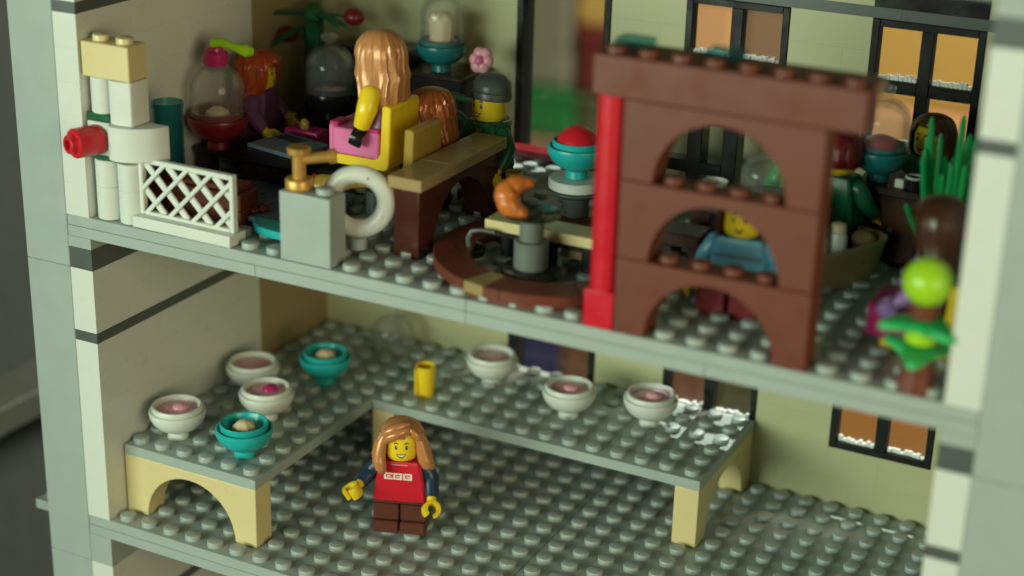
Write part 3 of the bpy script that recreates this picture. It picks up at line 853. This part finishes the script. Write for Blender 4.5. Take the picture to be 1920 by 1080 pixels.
# --- round brown track of curved tiles
t = thing('ring_track', 'reddish brown ring of curved tiles lying on the upper floor', 'ring track', (16.1, 4.05, U))
segs = [(-180, -110, 'brown'), (-110, -98, 'dtan'), (-98, -90, 'brown'), (-90, -52, 'brown'), (-52, 0, 'brown'), (0, 60, 'brown'), (60, 120, 'brown'), (120, 180, 'brown')]
for a, b, mm in segs:
    MB().ringseg((0, 0, 0), 2.75, 3.98, .16, .52, R(a) + .004, R(b) - .004, 14).build('curved_tile', mm, t)
MB().ringseg((0, 0, 0), 2.9, 3.85, .0, .165, 0, 2 * PI - .01, 48).build('under_ring', 'brown', t)

# --- pedestal with croissant
t = thing('pedestal', 'grey two-step pedestal on a smoky base inside the brown ring', 'pedestal', (15.95, 2.62, U))
MB().cyl((0, 0, .20), .98, .22, 36, .04).build('base', 'smoke', t)
MB().cyl((0, 0, .42), .56, .95, 28, .04).build('lower_column', 'mgrey', t)
MB().cyl((0, 0, 1.37), .40, .72, 24, .03).build('upper_column', 'mgrey', t)
MB().lathe([(.35, 2.09), (.62, 2.12), (.92, 2.22), (.95, 2.30), (.90, 2.32), (.4, 2.26), (.34, 2.28), (.34, 2.44), (.28, 2.46), (.2, 2.46), (.2, 2.3), (0, 2.3)], n=36).build('dish', 'smoke', t)
t = thing('croissant', 'orange toy croissant perched on the grey pedestal', 'croissant', (15.45, 2.45, U + 2.36), 0)
path = []; rad = []; N = 72
e1 = Vector((.89, .46, 0)); e2 = Vector((-.22, .42, .88))
KN = [(.40, -.48, .13), (.22, -.47, .24), (-.02, -.36, .33), (-.22, -.12, .41), (-.24, .14, .42), (-.08, .36, .36), (.18, .48, .28), (.42, .50, .20), (.58, .44, .10)]
for i in range(N + 1):
    u = i / N * (len(KN) - 1); q = min(int(u), len(KN) - 2); f = u - q
    p0, p1, p2, p3 = KN[max(q - 1, 0)], KN[q], KN[q + 1], KN[min(q + 2, len(KN) - 1)]
    a_, b_, r_ = [.5 * (2 * p1[k] + (p2[k] - p0[k]) * f + (2 * p0[k] - 5 * p1[k] + 4 * p2[k] - p3[k]) * f * f + (3 * p1[k] - p0[k] - 3 * p2[k] + p3[k]) * f ** 3) for k in range(3)]
    path.append(tuple(Vector((.02, -.12, .40)) + e1 * a_ + e2 * b_))
    rad.append(r_ * (0.87 + .15 * abs(math.sin(PI * i / N * 4.6 + .5)) ** .45))
MB().tube(path, rad, 20).build('croissant_body', 'croissant', t, angle=60)

# --- bench with tan boards, black fittings
t = thing('bench', 'low tan plate bench on black supports inside the brown ring', 'bench', (13.75, 3.55, U))
bev(MB().box(0, 5.3, 0, 1.1, 1.06, 1.42, .02).build('seat', 'tan', t))
MB().box(.15, 5.2, .06, .9, .86, 1.05, .03).build('rail', 'black', t)
for xx in (.75, 2.3, 3.7, 4.7):
    MB().cyl((xx, .3, .2), .26, .68, 18).build('leg', 'black', t)
bev(MB().box(2.55, 5.3, .55, 1.6, .40, .70, .02).build('lower_board', 'dtan', t))
t = thing('pan', 'small black pan with a grey curved handle under the bench', 'pan', (13.45, 3.15, U + .2), 0)
MB().lathe([(.35, 0), (.48, .05), (.56, .3), (.52, .33), (.46, .2), (0, .1)], n=24).build('pan_body', 'black', t)
MB().tube([(0, 0, .1), (-.08, 0, .6), (.05, .0, .86), (.35, .05, .94), (.85, .1, .92)], [.10, .10, .09, .07, .06], 10).build('handle', 'dgrey', t)

# --- teal bowl on black stand
t = thing('cake_stand', 'black stand with a white round top behind the bench', 'stand', (15.0, 8.0, U))
MB().cyl((0, 0, .0), .75, .25, 24).build('foot', 'black', t)
MB().cyl((0, 0, .25), .48, 1.0, 24).build('column', 'dgrey', t)
MB().lathe([(.45, 1.22), (.9, 1.30), (1.05, 1.42), (1.05, 1.48), (.0, 1.5)], n=36).build('dish', 'dgrey', t)
MB().cyl((0, 0, 1.5), .98, .36, 36, .04).build('round_tile', 'white', t)
b = bowl('bowl', 'bright teal bowl holding a red scoop on the white-topped stand', (15.0, 8.0, U + 1.87), 'teal', None, 'teal bowls', r=1.06)
MB().lathe([(.80, .95), (.80, 1.15), (.70, 1.45), (.5, 1.68), (.25, 1.82), (0, 1.86)], n=30).build('scoop', 'red', b)

# --- brown wall of three arches with red column
t = thing('arched_shelf_wall', 'reddish brown wall of three stacked arches with a red column', 'toy wall', (20, 0, U))
for k in range(3):
    m = MB(); add_arch(m, .01, 5.99, .0, .98, k * 2.4 + .01, k * 2.4 + 2.39, 2.0)
    bev(m.build('arch', 'brown', t), .03)
    if k:
        m = MB()
        for i in range(1, 5): m.stud(i + .5, .5, k * 2.4 - .012)
        m.build('stud', 'brown', t)
m = MB().box(-1, 7, -.02, .98, 7.21, 8.40, .03)
for i in range(8): m.stud(i - .5, .48, 8.398)
m.build('beam', 'brown', t)
MB().box(-.99, 6.99, 1.0, 1.98, 7.95, 8.38, .03).build('rear_tile', 'b_taupe', t)
bev(MB().box(-.99, -.02, .01, .97, .01, 1.2, .02).build('base_brick', 'red', t))
MB().cyl((-.5, .49, 1.2), .47, 6.0, 28, .02).build('column', 'red', t)
for (x, y) in ((-.9, 1.2), (1.9, 1.15)):
    MB().box(x, x + 1.0, y, y + .8, 8.39, 8.62, .02).build('clear_tile', 'tteal', t)

# --- little tree in front at right
t = thing('toy_tree', 'small toy tree with lime ball top and green leaf discs beside right wall', 'tree', (29.05, .55, U))
MB().lathe([(.52, 0), (.55, .04), (.5, .3), (.44, .7), (.44, 1.15), (.40, 1.2)], n=26, wob=lambda a, z: 1 + .05 * math.cos(8 * a)).build('trunk', 'brown', t)
def leaf_disc(z, rot, mat='green'):
    pts = []
    n = 72
    for i in range(n):
        a = 2 * PI * i / n
        r = .62 + .52 * max(0, math.cos(3 * a)) ** .6 + .10 * math.cos(9 * a)
        pts.append((r * math.cos(a + rot), r * math.sin(a + rot)))
    V = [(x, y, z - .12 * math.hypot(x, y)) for x, y in pts] + [(x * .97, y * .97, z + .2 - .12 * math.hypot(x, y)) for x, y in pts] + [(0, 0, z), (0, 0, z + .24)]
    F = []
    for i in range(n):
        j = (i + 1) % n
        F += [(i, n + i, n + j, j), (2 * n, i, j), (2 * n + 1, n + j, n + i)]
    return MB().add(V, F).build('leaf_disc', mat, t, angle=50)
leaf_disc(1.22, .6); MB().cyl((0, 0, 1.46), .46, .44, 24, .04).build('lime_ring', 'lime', t)
leaf_disc(1.98, 1.5); MB().cyl((0, 0, 2.2), .40, .42, 24, .04).build('trunk_ring', 'brown', t)
MB().ball((0, 0, 3.22), .69, n=32, m=18).build('crown', 'lime', t)

# --- right side figures
chair('low yellow toy chair under the brown-haired figure beside right wall', (28.45, 3.7, U + .05), -90, 0)
f4, hd, hz = seated('seated toy figure with brown hair, lavender top and pink legs near right wall', (28.55, 3.7, U + .44), -90, leg='magenta', torso='purple', arm='purple', hand='purple', hip='magenta', mouth='smile')
hair_shell(hd, [(z if z < .85 else .85 + (z - .85) * 1.3, rx * 1.12, ry * 1.12, cy * .7) for z, rx, ry, cy in LONG], 'hair_brown', .75, .85, .04, 9, 0, sweep=.6)
f5, hd, hz = seated('seated toy figure in light blue shirt and dark red trousers behind the arches', (22.4, 4.35, U + .02), 6, sit_h=.62, leg='dred', torso='blue', arm='blue', hip='dred', mouth='smile')
for zz in (.55, .95): MB().box(-.80, .80, -.505, -.48, hz + zz, hz + zz + .08, .003).build('shirt_stripe', 'slate', f5)
hair_shell(hd, BOB, 'hair_brown', .95, .98, .05, 11, 0)
t = thing('side_table', 'dark brown block table behind the arched brown wall', 'table', (21.3, 7.6, U))
for sx in (-1, 1): MB().box(sx * 1.2 - .35, sx * 1.2 + .35, -.9, .9, .0, 1.9, .03).build('leg', 'dbrown', t)
MB().box(-1.7, 1.7, -1.0, 1.0, 1.9, 2.3, .03).build('table_plate', 'dbrown', t)
t = thing('cloche', 'clear dome cover on a black plate seen through the top arch', 'dome', (22.0, 7.7, U + 2.31))
MB().cyl((0, 0, 0), 1.0, .22, 30).build('plate', 'black', t); dome(t, .22, .92, 1.6)
t = thing('cone_cup', 'little white cone cup seen through the top arch', 'cup', (20.45, 7.0, U + 2.31))
MB().lathe([(.18, 0), (.2, .04), (.42, .62), (.38, .62), (.16, .1), (0, .1)], n=20).build('cup_wall', 'white', t)
f6, hd, hz = figure('small toy figure with red cap and green top beside the clear dome', (22.55, 10.1, U), 20, 'std', leg='dgreen', torso='green', arm='green', hip='dgreen', mouth='smile')
MB().lathe([(.66, .72), (.70, .78), (.70, 1.0), (.6, 1.25), (.35, 1.42), (0, 1.46)], n=28).build('cap', 'red', hd)
f7, hd, hz = figure('toy figure with dark red hair and green jacket beside the brown cabinet', (23.75, 9.6, U), 165, 'std', leg='black', torso='dgreen', arm='dgreen', hip='black', mouth='smile')
hair_shell(hd, [q for q in BOB if q[0] > .2], 'dred', .85, .9, .05, 11, 0)
t = thing('wall_shelf', 'black open frame shelf standing by the back wall behind the top arch', 'shelf', (17.0, 13.0, U))
for xx in (-1.1, .55, 1.9): MB().box(xx - .28, xx + .28, -.4, .4, .0, 4.6, .03).build('post', 'black', t)
for zz in (.0, 1.2, 4.1): MB().box(-.82, 1.62, -.38, .38, zz + .01, zz + .45, .03).build('board', 'black', t)
t = thing('stool', 'dark brown block stool behind the middle arch', 'stool', (20.2, 5.2, U))
MB().box(-.7, .7, -.6, .6, 1.3, 1.75, .04).build('seat', 'dbrown', t)
for sx in (-1, 1): MB().box(sx * .45 - .18, sx * .45 + .18, -.5, .5, .0, 1.29, .03).build('leg', 'dbrown', t)

# --- tan tub
t = thing('tub', 'long tan tub with raised rim right of the arched wall', 'tub', (24.35, 7.5, U), -28)
def ov(r, L, n=40):
    out = []
    for i in range(n):
        a = 2 * PI * i / n
        ex = .6
        out.append((r * math.copysign(abs(math.cos(a)) ** ex, math.cos(a)), L * math.copysign(abs(math.sin(a)) ** ex, math.sin(a))))
    return out
V = []; F = []; n = 40
lay = [(.72, 1.75, 0), (.78, 1.82, .05), (.95, 2.05, 1.2), (1.0, 2.1, 1.3), (1.0, 2.1, 1.42), (.88, 1.98, 1.42), (.80, 1.9, 1.2), (.66, 1.7, .3)]
for (r, L, z) in lay: V += [(x, y, z) for x, y in ov(r, L)]
for j in range(len(lay) - 1):
    for i in range(n): F.append((j * n + i, j * n + (i + 1) % n, (j + 1) * n + (i + 1) % n, (j + 1) * n + i))
F.append(tuple(range(n - 1, -1, -1))); F.append(tuple(range((len(lay) - 1) * n, len(lay) * n)))
MB().add(V, F).build('tub_body', 'dtan', t)
MB().ball((.1, 1.4, 1.25), .42, .36, .3).build('head_rest', 'dtan', t)
for lab, xx, yy in (('white round bottle standing in the tan tub, nearer the arched wall', 24.15, 6.7), ('white round bottle standing in the tan tub, right of its twin', 24.62, 7.25)):
    b = thing('bottle', lab, 'bottle', (xx, yy, U + .32), 0, 'white bottles in the tub')
    MB().lathe([(.28, 0), (.31, .04), (.31, 1.35), (.26, 1.5), (.22, 1.52)], n=22).build('bottle_body', 'white', b)
    MB().lathe([(.24, 1.53), (.26, 1.56), (.24, 1.78), (.1, 1.84), (0, 1.84)], n=18).build('bottle_cap', 'cream', b)

# --- dark cabinet with the teal bowl under glass
t = thing('cabinet', 'dark brown cabinet carrying the teal bowl by the right window', 'cabinet', (25.35, 10.9, U))
MB().box(-1.0, 1.25, -.95, 1.2, 0.01, 2.45, .04).build('body', 'dbrown', t)
MB().box(-1.1, 1.35, -1.05, 1.25, 2.46, 2.72, .03).build('cabinet_slab', 'dbrown', t)
MB().box(-.9, 1.15, -1.0, -.955, .2, 2.3, .02).build('door', 'hair_brown', t)
MB().ball((.3, -1.05, 1.3), .12, n=10, m=6).build('knob', 'dgrey', t)
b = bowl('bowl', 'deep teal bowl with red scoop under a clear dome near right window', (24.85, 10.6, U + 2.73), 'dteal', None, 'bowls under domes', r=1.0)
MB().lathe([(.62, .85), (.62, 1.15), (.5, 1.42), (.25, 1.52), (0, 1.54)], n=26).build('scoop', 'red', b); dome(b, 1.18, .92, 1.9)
t = thing('cup', 'black cup with thin white rim on the dark brown cabinet', 'cup', (26.2, 10.15, U + 2.73))
MB().lathe([(.24, 0), (.28, .04), (.30, .42), (.24, .42), (.2, .1), (0, .08)], n=22).build('cup_body', 'black', t)
MB().torus((0, 0, .43), .27, .04, 'Z', 24, 8).build('rim', 'white', t)
MB().box(-.62, -.32, -.1, .1, .0, .3, .03).build('handle', 'white', t)
f8, hd, hz = figure('toy figure with brown hair half hidden behind tall green stalks', (25.95, 13.3, U), -25, 'std', leg='dgreen', torso='dgreen', arm='croissant', hip='dgreen', mouth='smile')
hair_shell(hd, BOB, 'hair_brown', .85, .92, .05, 11, 0)
t = thing('stalk_plant', 'clump of tall bright green plastic stalks by the right window', 'plant', (27.55, 9.6, U))
MB().cyl((0, 0, 0), 1.1, .35, 24).build('base', 'green', t)
for k in range(36):
    a = 2 * PI * k / 36 + random.uniform(-.15, .15); rr = random.uniform(.15, .85) if k % 3 else random.uniform(.6, 1.0)
    h = random.uniform(3.6, 6.0) if k % 4 else random.uniform(2.4, 3.4)
    ln = random.uniform(.15, .55) + (.5 if h < 3.5 else 0)
    x, y = rr * math.cos(a), rr * math.sin(a)
    MB().tube([(x, y, .2), (x + ln * .3 * math.cos(a), y + ln * .3 * math.sin(a), h * .5), (x + ln * math.cos(a), y + ln * math.sin(a), h * .96), (x + ln * 1.03 * math.cos(a), y + ln * 1.03 * math.sin(a), h)], [.14, .13, .10, .04], 8).build('stalk', 'green', t)

# ================================================================== UPPER LEFT CORNER
t = thing('brown_box', 'reddish brown block behind the white lattice fence', 'toy brick', (1.9, 1.75, U))
for k in range(2):
    MB().box(-.7, 3.3, 0, 1.1, k * .62 + .01, k * .62 + .61, .03).build('brick', 'brown', t)
MB().box(-.68, 3.1, .1, 1.0, 1.25, 1.45, .03).build('tile', 'brown', t)
t = thing('clear_tube', 'clear teal tube standing behind the white brick column', 'tube', (1.85, 2.3, U + 1.46))
MB().lathe([(.46, 0), (.52, .05), (.52, 2.2), (.56, 2.3), (.56, 2.5), (.50, 2.5), (.45, 2.2), (.45, .1), (0, .1)], n=26).build('tube_wall', 'tteal', t)
t = thing('floor_tiles', 'smooth sand blue tiles laid on the floor behind the fence', 'tiles', (0, 0, U))
for (x0, x1, y0, y1) in ((3.0, 5.0, 3.05, 5.6), (5.02, 7.4, 3.05, 5.6), (5.25, 7.0, 2.1, 3.03), (7.02, 8.0, 2.1, 3.03)):
    MB().box(x0, x1, y0, y1, .21, .40, .02).build('tile', 'slate', t)
t = thing('round_tile', 'teal round-edged tile at the foot of the white fence', 'tile', (7.0, 1.75, U))
V = []; pts = [(.0, .3)] + [(-1.3 * math.cos(R(q)), -1.0 * math.sin(R(q)) + .3) for q in range(0, 91, 10)] + [(.9, -.7), (.9, .3)]
pts = pts[1:]
for z in (.21, .50): V += [(x, y, z) for x, y in pts]
k = len(pts); F = [tuple(range(k)), tuple(range(2 * k - 1, k - 1, -1))] + [((i + 1) % k, i, k + i, k + (i + 1) % k) for i in range(k)]
bev(MB().add(V, F).build('tile', 'teal', t), .04)
t = thing('flower', 'dark red flower lying on the sand blue tiles', 'flower', (5.2, 2.75, U + .42))
for k in range(5):
    a = 2 * PI * k / 5
    MB().ball((.26 * math.cos(a), .26 * math.sin(a), .1), .2, .2, .1, 10, 6).build('petal', 'dred', t)
t = thing('dark_table', 'black low table carrying tablet and red bowl by left wall', 'table', (.3, 4.8, U))
MB().box(0, 6.2, .9, 4.2, 1.0, 1.25, .03).build('table_plate', 'black', t)
for (x, y) in ((.4, 1.2), (5.8, 1.2), (.4, 3.9), (5.8, 3.9)): MB().box(x - .3, x + .3, y - .25, y + .25, .02, .99, .03).build('leg', 'black', t)
MB().box(2.2, 6.0, 1.0, 1.5, .3, .9, .03).build('drawer', 'dbrown', t)
t = thing('tablet', 'dark blue grey tablet lying on a black block', 'tablet', (4.35, 5.95, U + 1.26), 0)
MB().box(-1.2, 1.0, -.9, .9, 0, .50, .03).build('block', 'black', t)
V = [(-1.35, -.55, .52), (.0, 1.15, .52), (1.25, .55, .52), (.95, -1.25, .52)]
o = MB().box(-1.12, 1.12, -.98, .98, .51, .66, .03, xf=Matrix.Rotation(R(-12), 4, 'Z')).build('screen', 'slate', t)
o = MB().box(-.95, .25, .2, .8, .661, .668, .002, xf=Matrix.Rotation(R(-12), 4, 'Z')).build('screen_print', 'navy', t)
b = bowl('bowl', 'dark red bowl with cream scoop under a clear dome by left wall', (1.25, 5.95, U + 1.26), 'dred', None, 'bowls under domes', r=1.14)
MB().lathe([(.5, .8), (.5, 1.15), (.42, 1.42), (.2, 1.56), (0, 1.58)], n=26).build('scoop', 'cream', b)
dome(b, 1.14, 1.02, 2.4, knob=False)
MB().lathe([(.3, 3.15), (.42, 3.18), (.46, 3.27), (.46, 3.62), (.40, 3.68), (.3, 3.70), (.28, 3.82), (0, 3.84)], n=24).build('cap', 'magenta', b)
MB().tube([(-.15, 0, 3.95), (.2, .1, 3.99), (.6, .35, 3.80), (.95, .6, 3.66), (1.15, .75, 3.62)], [.18, .18, .14, .26, .14], 12).build('spoon', 'lime', b)
b.rotation_euler = (0, 0, R(5))
f9, hd, hz = figure('toy figure with orange red hair and plum dress beside the red bowl', (1.45, 8.35, U), 104, 'std', leg='dpurple', torso='dpurple', arm='dpurple', hip='dpurple', mouth='smile')
hair_shell(hd, [(z, rx * 1.12, ry * 1.12, cy) for z, rx, ry, cy in LONG], 'hair_red', .8, .88, .10, 11, 0, sweep=2.0)
t = thing('handbag', 'small magenta bag with a gold clasp on the black table', 'bag', (3.85, 7.9, U + 1.26))
bev(MB().box(-.75, .75, -.4, .4, 0, .7, .05).build('bag_body', 'magenta', t)); MB().ball((0, -.1, .85), .2, .15, .25, 10, 6).build('clasp', 'dgold', t)
t = thing('cabinet', 'black low cabinet carrying a dark bowl in the left corner', 'cabinet', (3.5, 10.6, U))
MB().box(-1.8, 1.8, -.9, .9, .01, 1.55, .04).build('body', 'black', t); MB().box(-1.9, 1.9, -1.0, 1.0, 1.56, 1.75, .03).build('cabinet_slab', 'black', t)
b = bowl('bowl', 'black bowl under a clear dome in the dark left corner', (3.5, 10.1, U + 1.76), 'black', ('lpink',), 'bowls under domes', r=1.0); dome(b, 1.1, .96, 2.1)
t = thing('cabinet', 'tall black cabinet against the back wall in the left corner', 'cabinet', (3.4, 13.4, U))
MB().box(-1.2, 1.8, -.8, .9, .01, 4.0, .04).build('body', 'black', t); MB().box(-1.0, 1.6, -.86, -.81, .3, 3.8, .02).build('door', 'dbrown', t)
t = thing('palm_plant', 'dark green palm with drooping leaves in the left corner', 'plant', (1.35, 12.3, U))
MB().lathe([(.5, 0), (.45, .1), (.42, 5.4), (.3, 5.5)], n=20, wob=lambda a, z: 1 + .04 * math.sin(9 * z)).build('trunk', 'dgreen', t)
def frond(parent, z, a, L, droop, wd=.3, mat='dgreen', bx=0, by=0):
    pts = []; rad = []
    for i in range(7):
        u = i / 6
        pts.append((bx + L * u * math.cos(a), by + L * u * math.sin(a), z + .5 * u - droop * u * u)); rad.append(wd * (.35 + 1.2 * u * (1 - u) * 2) * (1 if u < .95 else .3))
    return MB().tube(pts, rad, 10, flat=.35).build('leaf', mat, parent)
for (z, a, L, dr) in ((5.1, R(205), 2.0, .5), (4.6, R(230), 1.8, 1.2), (4.9, R(300), 1.6, .9), (5.2, R(340), 1.6, .8), (5.0, R(20), 1.5, .9), (3.0, R(300), 1.8, 1.3), (5.4, R(120), 1.2, .7)): frond(t, z, a, L, dr)
for (x, y, z) in ((-.9, -.5, 4.3), (2.0, -.2, 5.3)): 
    MB().tube([(0, 0, z - .3), (x * .5, y * .5, z), (x, y, z)], .06, 8).build('twig', 'dgreen', t)
    MB().ball((x, y, z + .05), .42, .4, .34).build('blossom', 'dred', t)
t = thing('cabinet', 'black cabinet below the shaded teal bowl by the back wall', 'cabinet', (6.7, 13.5, U))
MB().box(-1.1, 1.2, -.9, 1.1, .01, 3.25, .04).build('body', 'black', t); MB().box(-1.2, 1.3, -1.0, 1.2, 3.26, 3.42, .03).build('cabinet_slab', 'dbrown', t)
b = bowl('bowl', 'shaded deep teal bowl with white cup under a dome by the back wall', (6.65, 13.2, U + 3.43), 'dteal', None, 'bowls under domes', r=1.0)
MB().cyl((0, 0, 1.0), .62, .2, 24).build('red_plate', 'red', b)
MB().lathe([(.42, 1.2), (.46, 1.24), (.52, 2.0), (.48, 2.15), (.3, 2.3), (0, 2.34)], n=24, wob=lambda a, z: 1 + .04 * math.cos(10 * a)).build('white_cup', 'cream', b)
dome(b, 1.12, .86, 2.2)
t = thing('flower', 'pale pink flower on a tall stem beside the doorway', 'flower', (8.55, 13.0, U))
MB().tube([(0, 0, 0), (.05, 0, 2), (0, 0, 3.9)], .09, 8).build('stem', 'dgreen', t)
for k in range(6):
    a = 2 * PI * k / 6
    MB().ball((.26 * math.cos(a), .12 * math.sin(a) - .05, 4.15 + .26 * math.sin(a)), .26, .2, .26, 12, 8).build('petal', 'lpink', t)
MB().ball((0, -.2, 4.15), .2).build('flower_center', 'pink', t)
t = thing('fern_plant', 'dark green fern with long leaves behind the man with the beanie', 'plant', (7.7, 10.9, U))
MB().cyl((0, 0, 0), .6, 1.1, 20).build('pot', 'dbrown', t)
MB().tube([(0, 0, 1), (0, 0, 3.2)], .12, 8).build('stem', 'dgreen', t)
for (z, a, L, dr) in ((3.0, R(-10), 1.9, .3), (3.2, R(-50), 1.7, .7), (2.7, R(-20), 2.0, .8), (3.0, R(60), 1.6, .8), (3.0, R(180), 1.3, .6), (2.4, R(-75), 1.6, .7)): frond(t, z, a, L, dr, .26)
t = thing('threshold', 'dark maroon strip lying in front of the upper doorway', 'plate', (11, 14.3, U))
MB().box(-2, 2, -.3, .6, .21, .5, .04).build('strip', 'dred', t)
